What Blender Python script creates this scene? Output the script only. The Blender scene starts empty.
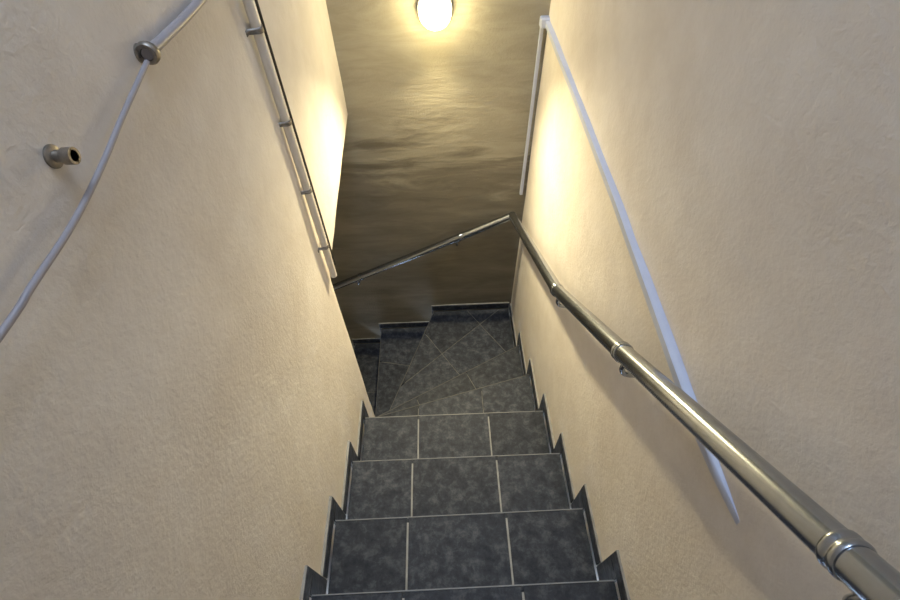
import bpy, bmesh, math, random
from mathutils import Vector, Matrix, noise

random.seed(7)
S = bpy.context.scene
COL = S.collection

# ------------------------------------------------------------------ camera
ZC = 3.4871                         # camera height above the cellar floor
FPX, PITCH, ROLL, YAW = 471.555, 0.8917, -0.0269, 0.0151


def cam_axes():
    r = Vector((math.cos(YAW), -math.sin(YAW), 0))
    f = Vector((math.sin(YAW), math.cos(YAW), 0))
    d = Vector((0, 0, -1))
    z = f * math.cos(PITCH) + d * math.sin(PITCH)
    y = d * math.cos(PITCH) - f * math.sin(PITCH)
    c, s = math.cos(ROLL), math.sin(ROLL)
    return (r * c - y * s), (r * s + y * c), z


AX, AY, AZ = cam_axes()
cd = bpy.data.cameras.new('camera')
cam = bpy.data.objects.new('camera', cd)
COL.objects.link(cam)
cd.sensor_width = 36.0
cd.lens = FPX / 900.0 * 36.0
cd.clip_start = 0.02
m = Matrix((AX, -AY, -AZ)).transposed().to_4x4()
m.translation = Vector((0, 0, ZC))
cam.matrix_world = m
S.camera = cam

# ------------------------------------------------------------------ sky, exposure
W = bpy.data.worlds.new('world')
S.world = W
W.use_nodes = True
bg = W.node_tree.nodes['Background']
bg.inputs['Color'].default_value = (0.60, 0.76, 1.0, 1)
SKY = 19.0
bg.inputs['Strength'].default_value = SKY
S.view_settings.view_transform = 'Standard'
S.view_settings.look = 'None'
S.view_settings.gamma = 1.0
S.view_settings.use_curve_mapping = False
S.view_settings.exposure = 0.0
LAMP = 52.0                          # emission of the lamp's glass

DSIZE, DAIM = 136.0, -1.05
DOWN = 98.0                          # watts of the spot added under the globe to fill the lower walls

# skylight opening in the ceiling over the head of the stairs
SKX0, SKX1, SKY0, SKY1 = -0.35, 0.39, 0.15, 1.55
ZTOP = ZC + 2.3
pl = bpy.data.lights.new('skylight_portal', 'AREA')
pl.shape = 'RECTANGLE'
pl.size, pl.size_y = SKX1 - SKX0, SKY1 - SKY0
pl.cycles.is_portal = True
po = bpy.data.objects.new('skylight_portal', pl)
po.location = ((SKX0 + SKX1) / 2, (SKY0 + SKY1) / 2, ZTOP + 0.10)
COL.objects.link(po)

# ------------------------------------------------------------------ key dimensions (metres)
XL, XR, YF, YJ = -0.408, 0.446, 2.0, 1.15     # left wall, right wall, far wall, jamb
RISE, H1 = 0.1815, 1.6721
YB = -1.9                                     # back of the landing
XE = -2.3                                     # end of the lower passage


def lev(i):
    """height of tread i above the cellar floor"""
    return ZC - (H1 + (i - 1) * RISE)


def ray(px, py):
    a, b = (px - 450) / FPX, (py - 300) / FPX
    return AX * a + AY * b + AZ


def at(px, py, axis, val):
    """point of a wall (axis 'x' or 'y' = val) under a pixel"""
    d = ray(px, py)
    t = val / getattr(d, axis)
    return Vector((0, 0, ZC)) + d * t


# ------------------------------------------------------------------ materials
def mat(name):
    mt = bpy.data.materials.new(name)
    mt.use_nodes = True
    nt = mt.node_tree
    return mt, nt, nt.nodes['Principled BSDF']


def N(nt, kind, **kw):
    n = nt.nodes.new(kind)
    for k, v in kw.items():
        if k in n.inputs:
            n.inputs[k].default_value = v
        else:
            setattr(n, k, v)
    return n


def ramp(nt, stops):
    r = nt.nodes.new('ShaderNodeValToRGB')
    e = r.color_ramp.elements
    while len(e) < len(stops):
        e.new(0.5)
    for el, (p, c) in zip(e, stops):
        el.position = p
        el.color = (*c, 1)
    return r


def plaster(name, streak=False):
    mt, nt, b = mat(name)
    L = nt.links.new
    geo = N(nt, 'ShaderNodeNewGeometry')
    n1 = N(nt, 'ShaderNodeTexNoise', Scale=2.3, Detail=5.0, Roughness=0.6)
    n2 = N(nt, 'ShaderNodeTexNoise', Scale=6.0 if streak else 14.0, Detail=6.0, Roughness=0.65, Distortion=1.3 if streak else 0.0)
    mc = N(nt, 'ShaderNodeMapping')
    mc.inputs['Scale'].default_value = (0.5, 1, 2.6) if streak else (1, 1, 1)
    L(geo.outputs['Position'], mc.inputs['Vector'])
    L(mc.outputs['Vector'], n1.inputs['Vector'])
    L(mc.outputs['Vector'], n2.inputs['Vector'])
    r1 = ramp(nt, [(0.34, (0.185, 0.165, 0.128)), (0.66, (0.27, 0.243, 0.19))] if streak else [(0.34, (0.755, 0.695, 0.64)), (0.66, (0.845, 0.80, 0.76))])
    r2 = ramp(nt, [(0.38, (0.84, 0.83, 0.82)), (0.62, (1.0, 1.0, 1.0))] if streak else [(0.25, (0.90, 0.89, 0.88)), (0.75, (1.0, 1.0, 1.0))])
    L(n1.outputs['Fac'], r1.inputs['Fac'])
    L(n2.outputs['Fac'], r2.inputs['Fac'])
    mx = N(nt, 'ShaderNodeMix', data_type='RGBA', blend_type='MULTIPLY')
    mx.inputs[0].default_value = 1.0
    src = r1.outputs['Color']
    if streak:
        # paler cream tone higher up, ragged streaks giving way to darker grey-brown below
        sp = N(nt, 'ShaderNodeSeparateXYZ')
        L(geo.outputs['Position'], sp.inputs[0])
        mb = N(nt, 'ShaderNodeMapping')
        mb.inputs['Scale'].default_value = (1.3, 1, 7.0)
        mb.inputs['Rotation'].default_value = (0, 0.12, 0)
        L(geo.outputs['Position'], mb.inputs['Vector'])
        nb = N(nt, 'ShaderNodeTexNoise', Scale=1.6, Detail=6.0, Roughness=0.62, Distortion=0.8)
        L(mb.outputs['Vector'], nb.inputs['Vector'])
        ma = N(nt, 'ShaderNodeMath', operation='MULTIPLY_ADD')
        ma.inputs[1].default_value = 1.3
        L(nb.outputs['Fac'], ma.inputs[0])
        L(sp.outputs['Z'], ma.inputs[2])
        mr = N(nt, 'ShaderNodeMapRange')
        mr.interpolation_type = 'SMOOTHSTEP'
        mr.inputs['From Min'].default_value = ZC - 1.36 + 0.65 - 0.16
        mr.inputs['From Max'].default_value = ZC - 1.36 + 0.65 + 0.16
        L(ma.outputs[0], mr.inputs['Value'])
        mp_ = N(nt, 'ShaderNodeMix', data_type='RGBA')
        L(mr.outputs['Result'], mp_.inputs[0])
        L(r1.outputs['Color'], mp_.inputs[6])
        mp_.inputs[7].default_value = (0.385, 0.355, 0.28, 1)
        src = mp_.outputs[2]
    L(src, mx.inputs[6])
    L(r2.outputs['Color'], mx.inputs[7])
    L(mx.outputs[2], b.inputs['Base Color'])
    b.inputs['Roughness'].default_value = 0.75
    b.inputs['Specular IOR Level'].default_value = 0.25
    # stucco grain, then trowelled unevenness
    g1 = N(nt, 'ShaderNodeTexNoise', Scale=105.0, Detail=4.0, Roughness=0.6)
    g2 = N(nt, 'ShaderNodeTexNoise', Scale=17.0 if streak else 34.0, Detail=5.0, Roughness=0.62, Distortion=0.5)
    L(geo.outputs['Position'], g1.inputs['Vector'])
    mp = N(nt, 'ShaderNodeMapping')
    mp.inputs['Scale'].default_value = (0.2, 1, 1.0) if streak else (1, 0.8, 1)
    L(geo.outputs['Position'], mp.inputs['Vector'])
    L(mp.outputs['Vector'], g2.inputs['Vector'])
    b1 = N(nt, 'ShaderNodeBump', Strength=0.34, Distance=0.0035)
    b2 = N(nt, 'ShaderNodeBump', Strength=0.4 if streak else 0.2, Distance=0.010)
    L(g2.outputs['Fac'], b2.inputs['Height'])
    L(g1.outputs['Fac'], b1.inputs['Height'])
    L(b2.outputs['Normal'], b1.inputs['Normal'])
    L(b1.outputs['Normal'], b.inputs['Normal'])
    return mt


def slate(name):
    mt, nt, b = mat(name)
    L = nt.links.new
    geo = N(nt, 'ShaderNodeNewGeometry')
    oi = N(nt, 'ShaderNodeObjectInfo')
    off = N(nt, 'ShaderNodeVectorMath', operation='SCALE')
    cmb = N(nt, 'ShaderNodeCombineXYZ')
    L(oi.outputs['Random'], cmb.inputs[0])
    L(oi.outputs['Random'], cmb.inputs[1])
    L(cmb.outputs[0], off.inputs[0])
    off.inputs['Scale'].default_value = 37.0
    add = N(nt, 'ShaderNodeVectorMath', operation='ADD')
    L(geo.outputs['Position'], add.inputs[0])
    L(off.outputs[0], add.inputs[1])
    n1 = N(nt, 'ShaderNodeTexNoise', Scale=26.0, Detail=9.0, Roughness=0.74, Distortion=0.2)
    L(add.outputs[0], n1.inputs['Vector'])
    r1 = ramp(nt, [(0.34, (0.011, 0.0140, 0.023)), (0.5, (0.029, 0.034, 0.047)), (0.66, (0.082, 0.087, 0.102))])
    L(n1.outputs['Fac'], r1.inputs['Fac'])
    hs = N(nt, 'ShaderNodeHueSaturation')
    mr = N(nt, 'ShaderNodeMapRange')
    mr.inputs['To Min'].default_value = 0.85
    mr.inputs['To Max'].default_value = 1.2
    L(oi.outputs['Random'], mr.inputs['Value'])
    L(mr.outputs['Result'], hs.inputs['Value'])
    L(r1.outputs['Color'], hs.inputs['Color'])
    L(hs.outputs['Color'], b.inputs['Base Color'])
    n3 = N(nt, 'ShaderNodeTexNoise', Scale=45.0, Detail=5.0, Roughness=0.6)
    L(add.outputs[0], n3.inputs['Vector'])
    rr = N(nt, 'ShaderNodeMapRange')
    b.inputs['Specular IOR Level'].default_value = 0.3
    rr.inputs['To Min'].default_value = 0.5
    rr.inputs['To Max'].default_value = 0.75
    L(n3.outputs['Fac'], rr.inputs['Value'])
    L(rr.outputs['Result'], b.inputs['Roughness'])
    bp = N(nt, 'ShaderNodeBump', Strength=0.25, Distance=0.003)
    L(n3.outputs['Fac'], bp.inputs['Height'])
    L(bp.outputs['Normal'], b.inputs['Normal'])
    return mt


def plain(name, col, rough=0.5, metal=0.0, var=0.12, scale=30.0, bump=0.0, spec=0.5):
    mt, nt, b = mat(name)
    L = nt.links.new
    tc = N(nt, 'ShaderNodeTexCoord')
    n1 = N(nt, 'ShaderNodeTexNoise', Scale=scale, Detail=4.0)
    L(tc.outputs['Object'], n1.inputs['Vector'])
    lo = tuple(c * (1 - var) for c in col)
    hi = tuple(min(1, c * (1 + var)) for c in col)
    r1 = ramp(nt, [(0.3, lo), (0.7, hi)])
    L(n1.outputs['Fac'], r1.inputs['Fac'])
    L(r1.outputs['Color'], b.inputs['Base Color'])
    b.inputs['Roughness'].default_value = rough
    b.inputs['Metallic'].default_value = metal
    b.inputs['Specular IOR Level'].default_value = spec
    if bump:
        bp = N(nt, 'ShaderNodeBump', Strength=bump, Distance=0.002)
        L(n1.outputs['Fac'], bp.inputs['Height'])
        L(bp.outputs['Normal'], b.inputs['Normal'])
    return mt


M_PLASTER = plaster('cream_stucco')
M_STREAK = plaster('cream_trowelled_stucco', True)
M_TILE = slate('slate_tile')
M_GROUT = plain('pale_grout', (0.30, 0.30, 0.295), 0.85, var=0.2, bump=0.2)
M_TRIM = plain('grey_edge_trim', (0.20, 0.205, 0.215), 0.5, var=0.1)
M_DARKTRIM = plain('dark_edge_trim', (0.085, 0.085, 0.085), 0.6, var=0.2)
M_DARKGROUT = plain('dark_grout', (0.13, 0.13, 0.125), 0.85, var=0.25)  # darker grout tone for the winders and lower steps
M_STEEL = plain('brushed_steel', (0.37, 0.40, 0.45), 0.23, 1.0, var=0.06, scale=60)
M_OLDSTEEL = plain('dull_metal', (0.30, 0.27, 0.235), 0.45, 0.85, var=0.3, scale=90)
M_PVC = plain('white_plastic', (0.55, 0.59, 0.73), 0.4, var=0.03)
M_CREAMPVC = plain('cream_plastic', (0.80, 0.75, 0.68), 0.4, var=0.04)
M_CLEAR = plain('milky_plastic', (0.34, 0.315, 0.335), 0.4, var=0.05)
M_BLACK = plain('black_rubber', (0.03, 0.027, 0.024), 0.6, var=0.2)
M_CERAMIC = plain('white_ceramic', (0.75, 0.74, 0.70), 0.3, var=0.03)

M_GLOW, nt, b = mat('lit_frosted_glass')
b.inputs['Base Color'].default_value = (0.9, 0.88, 0.82, 1)
b.inputs['Roughness'].default_value = 0.4
b.inputs['Emission Color'].default_value = (1.0, 0.84, 0.44, 1)
b.inputs['Emission Strength'].default_value = LAMP

M_PANE, nt, b = mat('window_glass')
for n in list(nt.nodes):
    if n.type == 'BSDF_PRINCIPLED':
        nt.nodes.remove(n)
tr = N(nt, 'ShaderNodeBsdfTransparent')
gl = N(nt, 'ShaderNodeBsdfGlossy', Roughness=0.02)
fr = N(nt, 'ShaderNodeFresnel', IOR=1.45)
ms = N(nt, 'ShaderNodeMixShader')
nt.links.new(fr.outputs[0], ms.inputs[0])
nt.links.new(tr.outputs[0], ms.inputs[1])
nt.links.new(gl.outputs[0], ms.inputs[2])
nt.links.new(ms.outputs[0], nt.nodes['Material Output'].inputs['Surface'])


# ------------------------------------------------------------------ builders
def obj(name, bm, m, parent=None, smooth=False):
    me = bpy.data.meshes.new(name)
    bmesh.ops.recalc_face_normals(bm, faces=bm.faces[:])
    bm.to_mesh(me)
    bm.free()
    me.materials.append(m)
    if smooth:
        for p in me.polygons:
            p.use_smooth = True
    o = bpy.data.objects.new(name, me)
    COL.objects.link(o)
    if parent is not None:
        o.parent = parent
        o.matrix_parent_inverse = Matrix.Translation(-parent.location) if parent.parent is None else Matrix()
    return o


def thing(name, label, cat, loc, group=None):
    o = bpy.data.objects.new(name, None)
    COL.objects.link(o)
    o.location = loc
    o['label'] = label
    o['category'] = cat
    if group:
        o['group'] = group
    return o


def struct(name, bm, m, smooth=False, label=None, cat=None):
    o = obj(name, bm, m, None, smooth)
    o['kind'] = 'structure'
    if label:
        o['label'] = label
        o['category'] = cat
    return o


def box(bm, lo, hi, bev=0.0):
    r = bmesh.ops.create_cube(bm, size=1.0)
    vs = r['verts']
    for v in vs:
        v.co = Vector([lo[k] + (v.co[k] + 0.5) * (hi[k] - lo[k]) for k in range(3)])
    if bev:
        es = list({e for v in vs for e in v.link_edges})
        bmesh.ops.bevel(bm, geom=es, offset=bev, segments=1, affect='EDGES', profile=0.5)
    return bm


def tube(bm, pts, rad, seg=20, caps=True):
    """round tube swept through pts; rad a number or one per point"""
    pts = [Vector(p) for p in pts]
    n = len(pts)
    rads = rad if isinstance(rad, (list, tuple)) else [rad] * n
    rings, up = [], None
    for i, p in enumerate(pts):
        t = (pts[min(i + 1, n - 1)] - pts[max(i - 1, 0)]).normalized()
        if up is None:
            up = Vector((0, 0, 1)) if abs(t.z) < 0.9 else Vector((1, 0, 0))
        side = t.cross(up).normalized()
        up = side.cross(t).normalized()
        rings.append([bm.verts.new(p + (side * math.cos(a) + up * math.sin(a)) * rads[i])
                      for a in [2 * math.pi * k / seg for k in range(seg)]])
    for a, c in zip(rings, rings[1:]):
        for k in range(seg):
            bm.faces.new((a[k], a[(k + 1) % seg], c[(k + 1) % seg], c[k]))
    if caps:
        bm.faces.new(rings[0][::-1])
        bm.faces.new(rings[-1])
    return bm


def smooth_path(pts, sub=8):
    """Catmull-Rom through pts"""
    pts = [Vector(p) for p in pts]
    P = [pts[0] * 2 - pts[1]] + pts + [pts[-1] * 2 - pts[-2]]
    out = []
    for i in range(1, len(P) - 2):
        for k in range(sub):
            t = k / sub
            a, b_, c, d = P[i - 1], P[i], P[i + 1], P[i + 2]
            out.append(0.5 * ((2 * b_) + (c - a) * t + (2 * a - 5 * b_ + 4 * c - d) * t * t + (3 * b_ - a - 3 * c + d) * t ** 3))
    out.append(pts[-1])
    return out


def autosmooth(o, ang=40):
    for p in o.data.polygons:
        p.use_smooth = True
    o.data.set_sharp_from_angle(angle=math.radians(ang))
    return o


def frange(a, b_, step):
    n = max(1, round((b_ - a) / step))
    return [a + (b_ - a) * k / n for k in range(n + 1)]


def lump(p, amp):
    """hand-plastered unevenness"""
    return amp * (noise.noise(p * 1.7) * 1.0 + noise.noise(p * 4.3 + Vector((5, 1, 9))) * 0.55 + noise.noise(p * 11.0) * 0.25)


def wall_sheet(us, vs, fn, nrm, amp, thick, skip=None):
    """grid over us x vs; fn(u, v) gives the point; displaced along nrm, edges turned back by thick"""
    bm = bmesh.new()
    nrm = Vector(nrm)
    g = {}
    for i in range(len(us) - 1):
        for j in range(len(vs) - 1):
            if skip and skip(us[i], us[i + 1], vs[j], vs[j + 1]):
                continue
            q = []
            for (a, c) in ((i, j), (i + 1, j), (i + 1, j + 1), (i, j + 1)):
                p = fn(us[a], vs[c], us[i], us[i + 1])
                key = (round(p.x, 4), round(p.y, 4), round(p.z, 4))
                if key not in g:
                    g[key] = bm.verts.new(p + nrm * lump(p, amp))
                q.append(g[key])
            if len(set(q)) == 4:
                bm.faces.new(q)
    be = [e for e in bm.edges if e.is_boundary]
    r = bmesh.ops.extrude_edge_only(bm, edges=be)
    for v in [x for x in r['geom'] if isinstance(x, bmesh.types.BMVert)]:
        v.co -= nrm * thick
    return bm


# ------------------------------------------------------------------ the shell
def lintel(y):
    return ZC - (1.25 - 0.11 * (y - YJ) / (YF - YJ))


ys_left = frange(YB, YJ - 0.02, 0.03) + [YJ] + frange(YJ + 0.02, YF, 0.03)
zs = frange(0.0, ZTOP, 0.03)


def left_pt(y, z, y0, y1):
    if y0 >= YJ - 1e-6 and z < lintel(y):
        z = lintel(y)
    x = XL
    d = 1.0                         # plaster is rubbed round at the free edge
    if z < lintel(max(y, YJ)) - 1e-6:
        d = abs(YJ - y) if y <= YJ + 1e-6 else 1.0
    elif y >= YJ:
        d = z - lintel(y)
    if d < 0.02:
        x -= 0.007 * (1 - d / 0.02)
    return Vector((x, y, z))


o = struct('wall_left', wall_sheet(ys_left, zs, left_pt, (1, 0, 0), 0.004, 0.15,
           skip=lambda a, c, z0, z1: a >= YJ - 1e-6 and z1 <= lintel((a + c) / 2)), M_PLASTER)
autosmooth(o, 50)
o = struct('wall_right', wall_sheet(frange(YB, YF + 0.1, 0.03), zs, lambda y, z, a, c: Vector((XR, y, z)), (-1, 0, 0), 0.004, 0.12), M_PLASTER)
autosmooth(o, 50)
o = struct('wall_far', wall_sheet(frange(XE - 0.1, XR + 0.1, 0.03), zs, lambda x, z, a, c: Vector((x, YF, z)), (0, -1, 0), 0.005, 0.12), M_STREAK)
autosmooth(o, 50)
o = struct('wall_back', wall_sheet(frange(XL - 0.1, XR + 0.1, 0.1), frange(lev(-2), ZTOP, 0.1), lambda x, z, a, c: Vector((x, YB, z)), (0, 1, 0), 0.004, 0.12), M_PLASTER)
autosmooth(o, 50)
o = struct('wall_passage', wall_sheet(frange(XE - 0.1, XL - 0.15, 0.06), frange(0, lintel(YJ), 0.06), lambda x, z, a, c: Vector((x, YJ, z)), (0, 1, 0), 0.004, 0.12), M_PLASTER)
autosmooth(o, 50)
o = struct('wall_end', wall_sheet(frange(YJ - 0.1, YF + 0.1, 0.1), frange(0, ZC - 1.1, 0.1), lambda y, z, a, c: Vector((XE, y, z)), (1, 0, 0), 0.004, 0.1), M_PLASTER)
autosmooth(o, 50)

# ceiling with the skylight hole
bm = bmesh.new()
for lo, hi in (((XL - .1, YB - .1), (XR + .1, SKY0)), ((XL - .1, SKY1), (XR + .1, YF + .1)),
               ((XL - .1, SKY0), (SKX0, SKY1)), ((SKX1, SKY0), (XR + .1, SKY1))):
    box(bm, (lo[0], lo[1], ZTOP), (hi[0], hi[1], ZTOP + 0.12))
struct('ceiling', bm, M_PLASTER)
bm = bmesh.new()
vs_ = [bm.verts.new(p) for p in ((XE - .1, YJ - .1, lintel(YJ)), (XL - .14, YJ - .1, lintel(YJ)), (XL - .14, YF + .1, lintel(YF)), (XE - .1, YF + .1, lintel(YF)))]
f = bm.faces.new(vs_)
r = bmesh.ops.extrude_face_region(bm, geom=[f])
for v in [x for x in r['geom'] if isinstance(x, bmesh.types.BMVert)]:
    v.co.z += 0.1
struct('ceiling_passage', bm, M_PLASTER)
# skylight
bm = bmesh.new()
for lo, hi in (((SKX0, SKY0), (SKX1, SKY0 + .04)), ((SKX0, SKY1 - .04), (SKX1, SKY1)),
               ((SKX0, SKY0 + .04), (SKX0 + .04, SKY1 - .04)), ((SKX1 - .04, SKY0 + .04), (SKX1, SKY1 - .04))):
    box(bm, (lo[0], lo[1], ZTOP + 0.03), (hi[0], hi[1], ZTOP + 0.09))
w1 = struct('window_1', bm, M_PVC)
bm = bmesh.new()
box(bm, (SKX0 + .03, SKY0 + .03, ZTOP + .058), (SKX1 - .03, SKY1 - .03, ZTOP + .062))
obj('pane', bm, M_PANE, w1)

# floors
bm = bmesh.new()
box(bm, (XE - .1, YJ - .1, -0.1), (-1.17, YF + .1, 0.0))
struct('floor', bm, M_TILE)
bm = bmesh.new()
box(bm, (XL - .02, YB - .1, lev(-2) - 0.2), (XR + .02, -0.31, lev(-2)))
struct('floor_landing', bm, M_TILE)

# ------------------------------------------------------------------ staircase
GAP = 0.0065
TT = 0.010


def inset(poly, d):
    """convex CCW polygon moved in by d on every edge (d a number or one per edge)"""
    n = len(poly)
    ds = d if isinstance(d, (list, tuple)) else [d] * n
    out = poly
    for k in range(n):
        a, c = Vector(poly[k]), Vector(poly[(k + 1) % n])
        t = (c - a).normalized()
        nl = Vector((-t.y, t.x))
        out = clip(out, a + nl * ds[k], nl)
    return out


def clip(poly, p0, nl):
    """keep the part of poly on the side nl points to"""
    res, n = [], len(poly)
    for k in range(n):
        a, c = Vector(poly[k]), Vector(poly[(k + 1) % n])
        da, dc = (a - p0).dot(nl), (c - p0).dot(nl)
        if da >= 0:
            res.append(a)
        if (da > 0 and dc < 0) or (da < 0 and dc > 0):
            res.append(a + (c - a) * (da / (da - dc)))
    return res


def area(poly):
    return 0.5 * sum(poly[k][0] * poly[(k + 1) % len(poly)][1] - poly[(k + 1) % len(poly)][0] * poly[k][1] for k in range(len(poly)))


def split(polys, p, q, wide=False):
    """cut polygons along the line p-q, leaving a grout gap"""
    p, q = Vector(p), Vector(q)
    t = (q - p).normalized()
    nl = Vector((-t.y, t.x))
    res = []
    for po_ in polys:
        for s in (1, -1):
            c = clip(po_, p + nl * s * (GAP if wide else 0.0045) / 2, nl * s)
            if len(c) > 2 and abs(area(c)) > 2e-4:
                res.append(c)
    return res


def prism(bm, poly, z0, z1, ch=0.0):
    rings = [[bm.verts.new((p[0], p[1], z0)) for p in poly]]
    if ch:
        rings.append([bm.verts.new((p[0], p[1], z1 - ch)) for p in poly])
        top = inset(poly, ch)
        if len(top) != len(poly):
            top = poly
        rings.append([bm.verts.new((p[0], p[1], z1)) for p in top])
    else:
        rings.append([bm.verts.new((p[0], p[1], z1)) for p in poly])
    n = len(poly)
    for a, c in zip(rings, rings[1:]):
        for k in range(n):
            bm.faces.new((a[k], a[(k + 1) % n], c[(k + 1) % n], c[k]))
    bm.faces.new(rings[0][::-1])
    bm.faces.new(rings[-1])


stairs = thing('staircase', 'steep dark slate-tiled staircase winding left at the bottom', 'staircase', (0, 0, 0))
EL, ER, EF = XL + 0.015, XR - 0.015, YF - 0.015        # where the tread tiles stop
NS = {-2: -0.30, -1: -0.05, 0: 0.199, 1: 0.433, 2: 0.691, 3: 0.961}
# nosing lines from the inner (left) end to the outer end, seen in plan
NOSE = {i: ((EL, y + (0.002 if i > 1 else -0.004)), (ER, y)) for i, y in NS.items()}
NOSE[4] = ((EL, 1.045), (ER, 1.260))
NOSE[5] = ((EL, YJ - 0.01), (ER, 1.565))
NOSE[6] = ((EL - 0.005, YJ + 0.005), (-0.085, EF))
NOSE[7] = ((-0.47, YJ + 0.005), (-0.47, EF))
NOSE[8] = ((-0.69, YJ + 0.005), (-0.69, EF))
NOSE[9] = ((-0.93, YJ + 0.005), (-0.93, EF))
NOSE[10] = ((-1.17, YJ + 0.005), (-1.17, EF))

CUTS = {
    -1: [-0.15, 0.175], 0: [-0.147, 0.176], 1: [-0.156, 0.171], 2: [-0.159, 0.174], 3: [-0.150, 0.173],
}


def tread_poly(i):
    (a, b_), (c, d) = NOSE[i - 1], NOSE[i]
    if i == 6:
        p = [a, b_, (ER, EF), d, c]
    else:
        p = [a, b_, d, c]
    p = [Vector(v) for v in p]
    if area(p) < 0:
        p = p[::-1]
    # drop doubled corners
    q = []
    for v in p:
        if not q or (v - q[-1]).length > 0.004:
            q.append(v)
    return q


for i in range(-1, 11):
    zt = lev(i)
    poly = tread_poly(i)
    (ni, no) = (Vector(NOSE[i][0]), Vector(NOSE[i][1]))
    t = (no - ni).normalized()
    back = Vector((t.y, -t.x))                      # towards the back of the tread
    cen = sum(poly, Vector((0, 0))) / len(poly)
    if (cen - ni).dot(back) < 0:
        back = -back
    # concrete core with the grout colour showing in the joints
    bm = bmesh.new()
    core = clip(poly, ni + back * 0.018, back)
    (pi, pn) = (Vector(NOSE[i - 1][0]), Vector(NOSE[i - 1][1]))
    prism(bm, core, max(0.0, zt - RISE - 0.02), zt - 0.0022)
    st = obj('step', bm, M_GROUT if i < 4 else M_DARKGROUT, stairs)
    # tread tiles
    inner = clip(poly, ni + back * 0.0035, back)
    pb = Vector((pn - pi).normalized())
    tiles = [inner]
    if i in CUTS:
        for x in CUTS[i]:
            tiles = split(tiles, (x, -1), (x + 0.004, 1), True)
    elif i == 4:
        tiles = split(split(tiles, (-0.165, 0), (-0.16, 1)), (0.166, 0), (0.170, 1))
    elif i == 5:
        tiles = split(split(tiles, (0.09, 1.42), (0.19, 1.20)), (-0.20, 1.28), (-0.12, 1.08))
    elif i == 6:
        d1 = Vector((0.76, 0.65)).normalized()
        tiles = split(tiles, (-0.2, 1.50), Vector((-0.2, 1.50)) + d1)
        d2 = Vector((0.55, -0.835))
        for p0 in ((0.226, 1.864), (-0.035, 1.64)):
            tiles = split(tiles, p0, Vector(p0) + d2)
    elif i == 7:
        tiles = split(tiles, (-0.5, 1.72), (0, 1.62))
    else:
        tiles = split(tiles, (-1, 1.58), (0, 1.58))
    for tp in tiles:
        bm = bmesh.new()
        prism(bm, tp, zt - TT, zt + random.uniform(-0.0006, 0.0006), 0.0012)
        obj('tread_tile', bm, M_TILE, st)
    # pale edging strip at the nosing
    bm = bmesh.new()
    tr_ = [ni, no, no + back * 0.003, ni + back * 0.003]
    if area(tr_) < 0:
        tr_ = tr_[::-1]
    prism(bm, tr_, zt - 0.011, zt + 0.0004)
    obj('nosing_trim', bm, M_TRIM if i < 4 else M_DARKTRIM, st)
    # riser tiles below the nosing
    length = (no - ni).length
    cuts = [0.0, length * 0.29, length * 0.69, length] if i <= 5 else [0.0, length * 0.5, length]
    for c0, c1 in zip(cuts, cuts[1:]):
        a = ni + t * (c0 + GAP / 2) + back * 0.010
        c = ni + t * (c1 - GAP / 2) + back * 0.010
        q = [a, c, c + back * 0.010, a + back * 0.010]
        if area(q) < 0:
            q = q[::-1]
        bm = bmesh.new()
        prism(bm, q, zt - RISE + 0.003, zt - TT - 0.003)
        obj('riser_tile', bm, M_TILE, st)

# landing edge riser is closed by the first step's back; stepped skirting follows
SH, SE, ST = 0.052, 0.062, 0.010


def skirting(name, axis, face, sgn, steps):
    """steps: list of (start, end, ztread, ztread_next or None); axis 'y' runs along y on a wall x=face"""
    bed = bmesh.new()
    pieces = []
    for s0, s1, z0, zn in steps:
        e = SE if zn is not None else 0.0
        dr = 1 if s1 > s0 else -1
        pieces.append((s0, s1 + dr * e, z0 + 0.001, z0 + SH))
        if zn is not None:
            pieces.append((s1 + dr * 0.001, s1 + dr * e, zn + 0.001, z0 - 0.002))
    quads = []
    for a, c, z0, z1 in pieces:
        a, c = min(a, c), max(a, c)
        def bx(bm_, d0, d1, g, bev=0.0):
            f0, f1 = face + sgn * d0, face + sgn * d1
            lo, hi = min(f0, f1), max(f0, f1)
            if axis == 'y':
                box(bm_, (lo, a - g, z0 - g), (hi, c + g, z1 + g), bev)
            else:
                box(bm_, (a - g, lo, z0 - g), (c + g, hi, z1 + g), bev)
        bx(bed, -0.012, 0.0062, 0.0008)
        tb = bmesh.new()
        bx(tb, 0.004, ST, -0.0015, 0.0012)
        quads.append(tb)
    base = struct(name, bed, M_GROUT)
    for tb in quads:
        obj('skirting_tile', tb, M_TILE, base)
    return base


yr = {i: NOSE[i][1][1] for i in range(-2, 6)}
yl = {i: NOSE[i][0][1] for i in range(-2, 5)}
st_r, st_l = [], []
for i in range(-1, 6):
    s0 = yr[i - 1] + (SE + 0.002 if i > -1 else 0)
    st_r.append((s0, yr[i], lev(i), lev(i + 1)))
st_r.append((yr[5] + SE + 0.002, YF - 0.012, lev(6), None))
for i in range(-1, 4):
    s0 = yl[i - 1] + (SE + 0.002 if i > -1 else 0)
    st_l.append((s0, yl[i], lev(i), lev(i + 1)))
st_l.append((yl[3] + SE + 0.002, yl[4] - 0.02, lev(4), lev(5)))
skirting('baseboard_right', 'y', XR, -1, st_r)
skirting('baseboard_left', 'y', XL, 1, st_l)
SE = 0.012
skirting('baseboard_far', 'x', YF, -1, [(XR - 0.012, -0.085, lev(6), lev(7)), (-0.10, -0.47, lev(7), lev(8)),
                                        (-0.485, -0.69, lev(8), lev(9)), (-0.705, -0.93, lev(9), lev(10)),
                                        (-0.945, -1.17, lev(10), lev(11))])

# ------------------------------------------------------------------ steel handrail
RAD = 0.0205
RX = XR - 0.07
RYF = YF - 0.07


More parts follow.
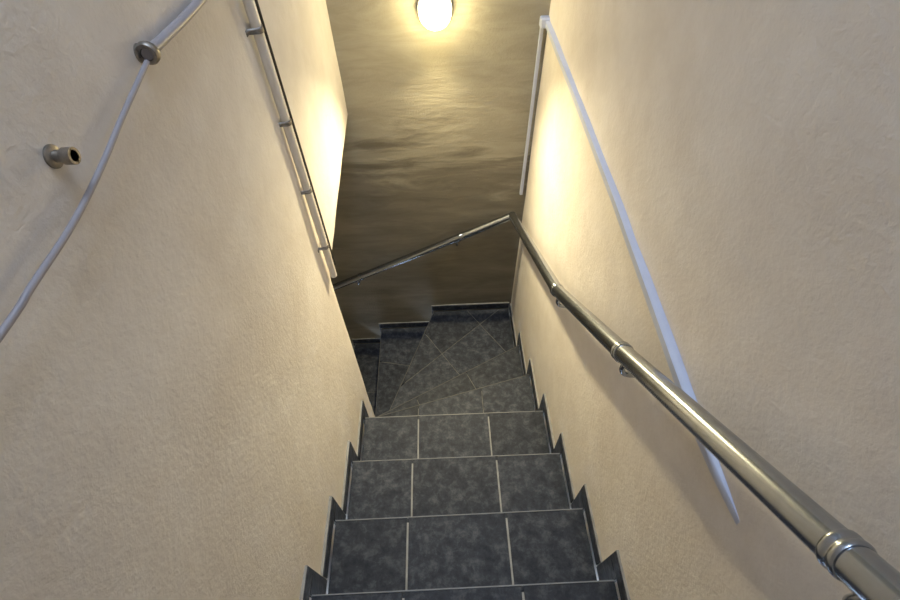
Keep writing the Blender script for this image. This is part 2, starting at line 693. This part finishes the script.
def rail_pt(y):
    """height of the rail's axis on the right wall"""
    tab = [(-0.32, 0.205), (0.086, 0.519), (0.538, 0.868), (1.009, 1.219), (1.908, 1.682), (2.2, 1.83)]
    for (a, da), (c, dc) in zip(tab, tab[1:]):
        if y <= c:
            return Vector((RX, y, ZC - (da + (dc - da) * (y - a) / (c - a))))
    return Vector((RX, y, ZC - tab[-1][1]))


rail = thing('handrail', 'brushed steel tubular handrail on brackets running down right wall and along far wall', 'handrail', (RX, 0.5, ZC - 0.85))
P_TOP, P_KINK, P_ELB = rail_pt(-0.32), rail_pt(1.009), Vector((RX, RYF, ZC - 1.693))
P_END = Vector((-1.05, RYF, ZC - 2.40))
for a, c in ((P_TOP, rail_pt(0.075)), (rail_pt(0.075), rail_pt(0.535)), (rail_pt(0.535), P_KINK), (P_KINK, P_ELB), (P_ELB, P_END)):
    bm = bmesh.new()
    tube(bm, [a, c], RAD, 28)
    autosmooth(obj('rail_tube', bm, M_STEEL, rail))


def ring(p, t, r, half, m, parent, name='coupling'):
    t = t.normalized()
    bm = bmesh.new()
    prof_ = [(-1, .985), (-.95, 1.07), (-.75, 1.13), (-.4, 1.13), (-.15, 1.07), (0, 1.05), (.15, 1.07), (.4, 1.13), (.75, 1.13), (.95, 1.07), (1, .985)]
    tube(bm, [p + t * half * a for a, _ in prof_], [r * k for _, k in prof_], 28)
    return autosmooth(obj(name, bm, m, parent))


def wall_bracket(p, t, wall, parent):
    """arm leaving the tube's underside and bending to the wall, with a round rosette"""
    t = t.normalized()
    w = Vector(wall)
    foot = p + w * 0.068 + Vector((0, 0, -0.075))
    path = smooth_path([p + Vector((0, 0, -RAD * .9)), p + Vector((0, 0, -0.048)), p + w * 0.018 + Vector((0, 0, -0.070)), foot], 6)
    bm = bmesh.new()
    tube(bm, path, 0.0065, 14)
    br = autosmooth(obj('bracket', bm, M_STEEL, parent))
    bm = bmesh.new()
    tube(bm, [foot - w * 0.004, foot - w * 0.002, foot + w * 0.006], [0.018, 0.021, 0.021], 24)
    ro = autosmooth(obj('rosette', bm, M_STEEL, br))
    bm = bmesh.new()                              # saddle under the tube
    tube(bm, [p + Vector((0, 0, -RAD - .004)) - t * 0.022, p + Vector((0, 0, -RAD - .004)) + t * 0.022], 0.0075, 12)
    autosmooth(obj('saddle', bm, M_STEEL, br))


for y, q in ((0.080, 0.045), (0.537, 0.51), (1.009, 0.975)):
    p = rail_pt(y)
    ring(p, rail_pt(y + .02) - rail_pt(y - .02), RAD, 0.011, M_STEEL, rail)
    wall_bracket(rail_pt(q), rail_pt(q + .02) - rail_pt(q - .02), (1, 0, 0), rail)
bm = bmesh.new()
bmesh.ops.create_uvsphere(bm, u_segments=24, v_segments=14, radius=RAD * 1.12, matrix=Matrix.Translation(P_ELB))
obj('elbow', bm, M_STEEL, rail, True)
fp = at(470, 232, 'y', RYF)
tt_ = (P_END - P_ELB)
for k in (0.19, 0.62):
    p = P_ELB + tt_ * k
    ring(p, tt_, RAD, 0.010, M_STEEL, rail)
    wall_bracket(p + tt_.normalized() * 0.03, tt_, (0, 1, 0), rail)
bm = bmesh.new()
tube(bm, [P_END - tt_.normalized() * 0.004, P_END + tt_.normalized() * 0.006], [RAD * 1.04, RAD * 0.8], 24)
autosmooth(obj('end_cap', bm, M_STEEL, rail))

# ------------------------------------------------------------------ wall lamp
LC = at(435, 12, 'y', YF - 0.060)
lamp = thing('wall_lamp', 'lit round glass globe lamp mounted high on the far wall', 'lamp', (LC.x, YF, LC.z))
bm = bmesh.new()
prof = [(YF + 0.006, 0.062), (YF - 0.016, 0.066), (YF - 0.026, 0.066), (YF - 0.031, 0.063), (YF - 0.031, 0.050)]
tube(bm, [(LC.x, y, LC.z) for y, _ in prof], [r for _, r in prof], 32)
autosmooth(obj('lamp_base', bm, M_CERAMIC, lamp))
bm = bmesh.new()
bmesh.ops.create_uvsphere(bm, u_segments=32, v_segments=20, radius=0.061, matrix=Matrix.Translation(LC) @ Matrix.Diagonal((1, 0.9, 1, 1)))
obj('glass_globe', bm, M_GLOW, lamp, True)

sl = bpy.data.lights.new('added_fill_spot', 'SPOT')  # added spot, no part of the fitting; lifts the lower walls and treads
sl.energy = DOWN
sl.color = (1.0, 0.85, 0.50)
sl.spot_size = math.radians(DSIZE)
sl.spot_blend = 1.0
sl.shadow_soft_size = 0.03
so = bpy.data.objects.new('added_fill_spot', sl)
COL.objects.link(so)
so.parent = lamp
so.location = (0, -0.055, -0.080)
so.rotation_euler = Vector((0, DAIM, -1)).to_track_quat('-Z', 'Y').to_euler()

# ------------------------------------------------------------------ white trunking on the right wall
tk = thing('cable_trunking', 'white plastic cable trunking along right wall, dropping beside the far corner', 'trunking', (XR, 1.0, ZC - 0.77))


def channel(path, widths, out, name, m, parent):
    """rectangular channel with rounded front, path on the wall; out = direction off the wall; widths: (height vector, depth)"""
    bm = bmesh.new()
    rings = []
    for (p, hv, dep) in path:
        p, hv = Vector(p), Vector(hv)
        o_ = Vector(out)
        prof_ = [(-.5, -0.006), (-.5, dep * .75), (-.38, dep), (.38, dep), (.5, dep * .75), (.5, -0.006)]
        rings.append([bm.verts.new(p + hv * a + o_ * d) for a, d in prof_])
    n = 6
    for a, c in zip(rings, rings[1:]):
        for k in range(n):
            bm.faces.new((a[k], a[(k + 1) % n], c[(k + 1) % n], c[k]))
    bm.faces.new(rings[0][::-1])
    bm.faces.new(rings[-1])
    return autosmooth(obj(name, bm, m, parent), 50)


tab = [(0.165, 0.806, -0.002, 0.012), (0.20, 0.803, 0.004, 0.018), (0.25, 0.800, 0.011, 0.022), (0.32, 0.796, 0.017, 0.024),
       (0.403, 0.792, 0.019, 0.024), (0.92, 0.770, 0.018, 0.024), (1.4, 0.762, 0.018, 0.024), (1.975, 0.757, 0.018, 0.022)]
channel([((XR, y, ZC - d), (0, 0, h), dep) for y, d, dep, h in tab], None, (-1, 0, 0), 'level_channel', M_PVC, tk)
zt0, zt1 = ZC - 0.745, ZC - 1.60
channel([((XR - 0.024, YF, zt0), (0.015, 0, 0), 0.013), ((XR - 0.024, YF, zt1), (0.015, 0, 0), 0.013)], None, (0, -1, 0), 'upright_channel', M_PVC, tk)
bm = bmesh.new()
box(bm, (XR - 0.036, YF - 0.034, ZC - 0.775), (XR + 0.004, YF + 0.004, ZC - 0.738), 0.004)
obj('corner_cover', bm, M_PVC, tk)

# ------------------------------------------------------------------ upright pipe by the jamb on the left wall
PX, PY = XL + 0.017, YJ - 0.022
pipe = thing('conduit_pipe', 'slim cream pipe with dark cable clipped upright at end of left wall', 'pipe', (PX, PY, ZC - 1.2))
bm = bmesh.new()
tube(bm, [(PX, PY, ZTOP - 0.02), (PX, PY, ZC - 1.235)], 0.0115, 20)
autosmooth(obj('pipe', bm, M_CREAMPVC, pipe))
bm = bmesh.new()
tube(bm, smooth_path([(PX + 0.010, PY + 0.021, ZTOP - 0.02), (PX + 0.010, PY + 0.021, ZC - 0.6), (PX + 0.010, PY + 0.021, ZC - 1.0), (PX + 0.009, PY + 0.021, ZC - 1.20)], 6), 0.0032, 10)
autosmooth(obj('cable', bm, M_BLACK, pipe))
for d in (0.425, 0.646, 0.861, 1.089):
    bm = bmesh.new()
    z = ZC - d
    pts = []
    for k in range(13):
        a = math.radians(-75 + 150 * k / 12)
        pts.append((PX + 0.0132 * math.cos(a), PY + 0.0132 * math.sin(a)))
    pts = [(XL, PY - 0.026)] + [(XL, PY - 0.0145)] + pts + [(XL, PY + 0.0145), (XL, PY + 0.022)]
    rows = []
    for (x, y) in pts:
        rows.append([bm.verts.new((x + 0.0012, y, z + s * 0.006)) for s in (-1, 1)])
    for a, c in zip(rows, rows[1:]):
        bm.faces.new((a[0], c[0], c[1], a[1]))
    cl = obj('clip', bm, M_OLDSTEEL, pipe, True)
    md = cl.modifiers.new('thick', 'SOLIDIFY')
    md.thickness = 0.002
    md.offset = 1

# ------------------------------------------------------------------ loose cable and leftover rail brackets on the left wall
BX = XL + 0.015
b1p, b2p = at(66, 156, 'x', BX), at(148, 53, 'x', BX)


def stub(name, p, label, ringed):
    t = thing(name, label, 'bracket', (XL, p.y, p.z), 'empty rail brackets on left wall')
    w = Vector((1, 0, 0))
    base = Vector((XL, p.y, p.z))
    bm = bmesh.new()
    tube(bm, [base - w * .006, base + w * .003, base + w * .005], [0.0125, 0.0125, 0.010], 24)
    autosmooth(obj('rosette', bm, M_OLDSTEEL, t))
    if not ringed:
        bm = bmesh.new()
        tube(bm, [base + w * .003, base + w * .014], 0.0065, 18)
        autosmooth(obj('stem', bm, M_OLDSTEEL, t))
        bm = bmesh.new()
        tube(bm, [base + w * .011, base + w * .014, base + w * .024, base + w * .024, base + w * .016], [0.0070, 0.0090, 0.0090, 0.0060, 0.0060], 20)
        autosmooth(obj('socket', bm, M_OLDSTEEL, t))
        bm = bmesh.new()
        tube(bm, [base + w * .0175, base + w * .0185], 0.0059, 16)
        obj('hollow', bm, M_BLACK, t)
    else:
        bm = bmesh.new()
        tube(bm, [base + w * .003, base + w * .006], 0.0085, 18)
        autosmooth(obj('stem', bm, M_OLDSTEEL, t))
        bm = bmesh.new()                          # open collar the cable runs through
        rows = []
        for k in range(25):
            a = 2 * math.pi * k / 24
            rows.append([Vector((p.x + r_ * math.cos(a), p.y + h_, p.z + r_ * math.sin(a)))
                         for r_, h_ in ((0.0135, -.006), (0.0150, -.003), (0.0150, .003), (0.0135, .006), (0.0085, .006), (0.0085, -.006))])
        vv = [[bm.verts.new(q) for q in r_] for r_ in rows[:-1]]
        for k in range(24):
            a, c = vv[k], vv[(k + 1) % 24]
            for j in range(6):
                bm.faces.new((a[j], a[(j + 1) % 6], c[(j + 1) % 6], c[j]))
        autosmooth(obj('collar', bm, M_OLDSTEEL, t))
    return t


stub('rail_bracket', b1p, 'small metal stub bracket with empty socket below the cable on left wall', False)
stub('rail_bracket', b2p, 'round metal bracket collar that the loose cable passes through', True)

cable = thing('cable', 'pale plastic cable hanging slack along the left wall through a bracket', 'cable', (BX, 0.4, ZC - 0.3))
pp = [(-0.30, 0.335), (0.0, 0.330)]
pts = [Vector((XL + 0.012, y, ZC - d)) for y, d in pp]
for (px, py, x) in ((0, 335, .014), (32, 286, .016), (72, 225, .014), (100, 170, .014), (124, 113, .014), (147, 62, .015)):
    pts.append(at(px, py, 'x', XL + x))
bm = bmesh.new()
tube(bm, smooth_path(pts, 8), 0.0036, 14)
autosmooth(obj('thin_cable', bm, M_CLEAR, cable))
pts = [b2p + Vector((0, -0.004, 0))]
for (px, py, x) in ((168, 34, .012), (190, 12, .011)):
    pts.append(at(px, py, 'x', XL + x))
e = pts[-1]
pts += [Vector((XL + 0.012, e.y + 0.12, e.z)), Vector((XL + 0.012, PY - 0.03, e.z + 0.01))]
bm = bmesh.new()
tube(bm, smooth_path(pts, 8), 0.0075, 18)
autosmooth(obj('sleeve', bm, M_CLEAR, cable))
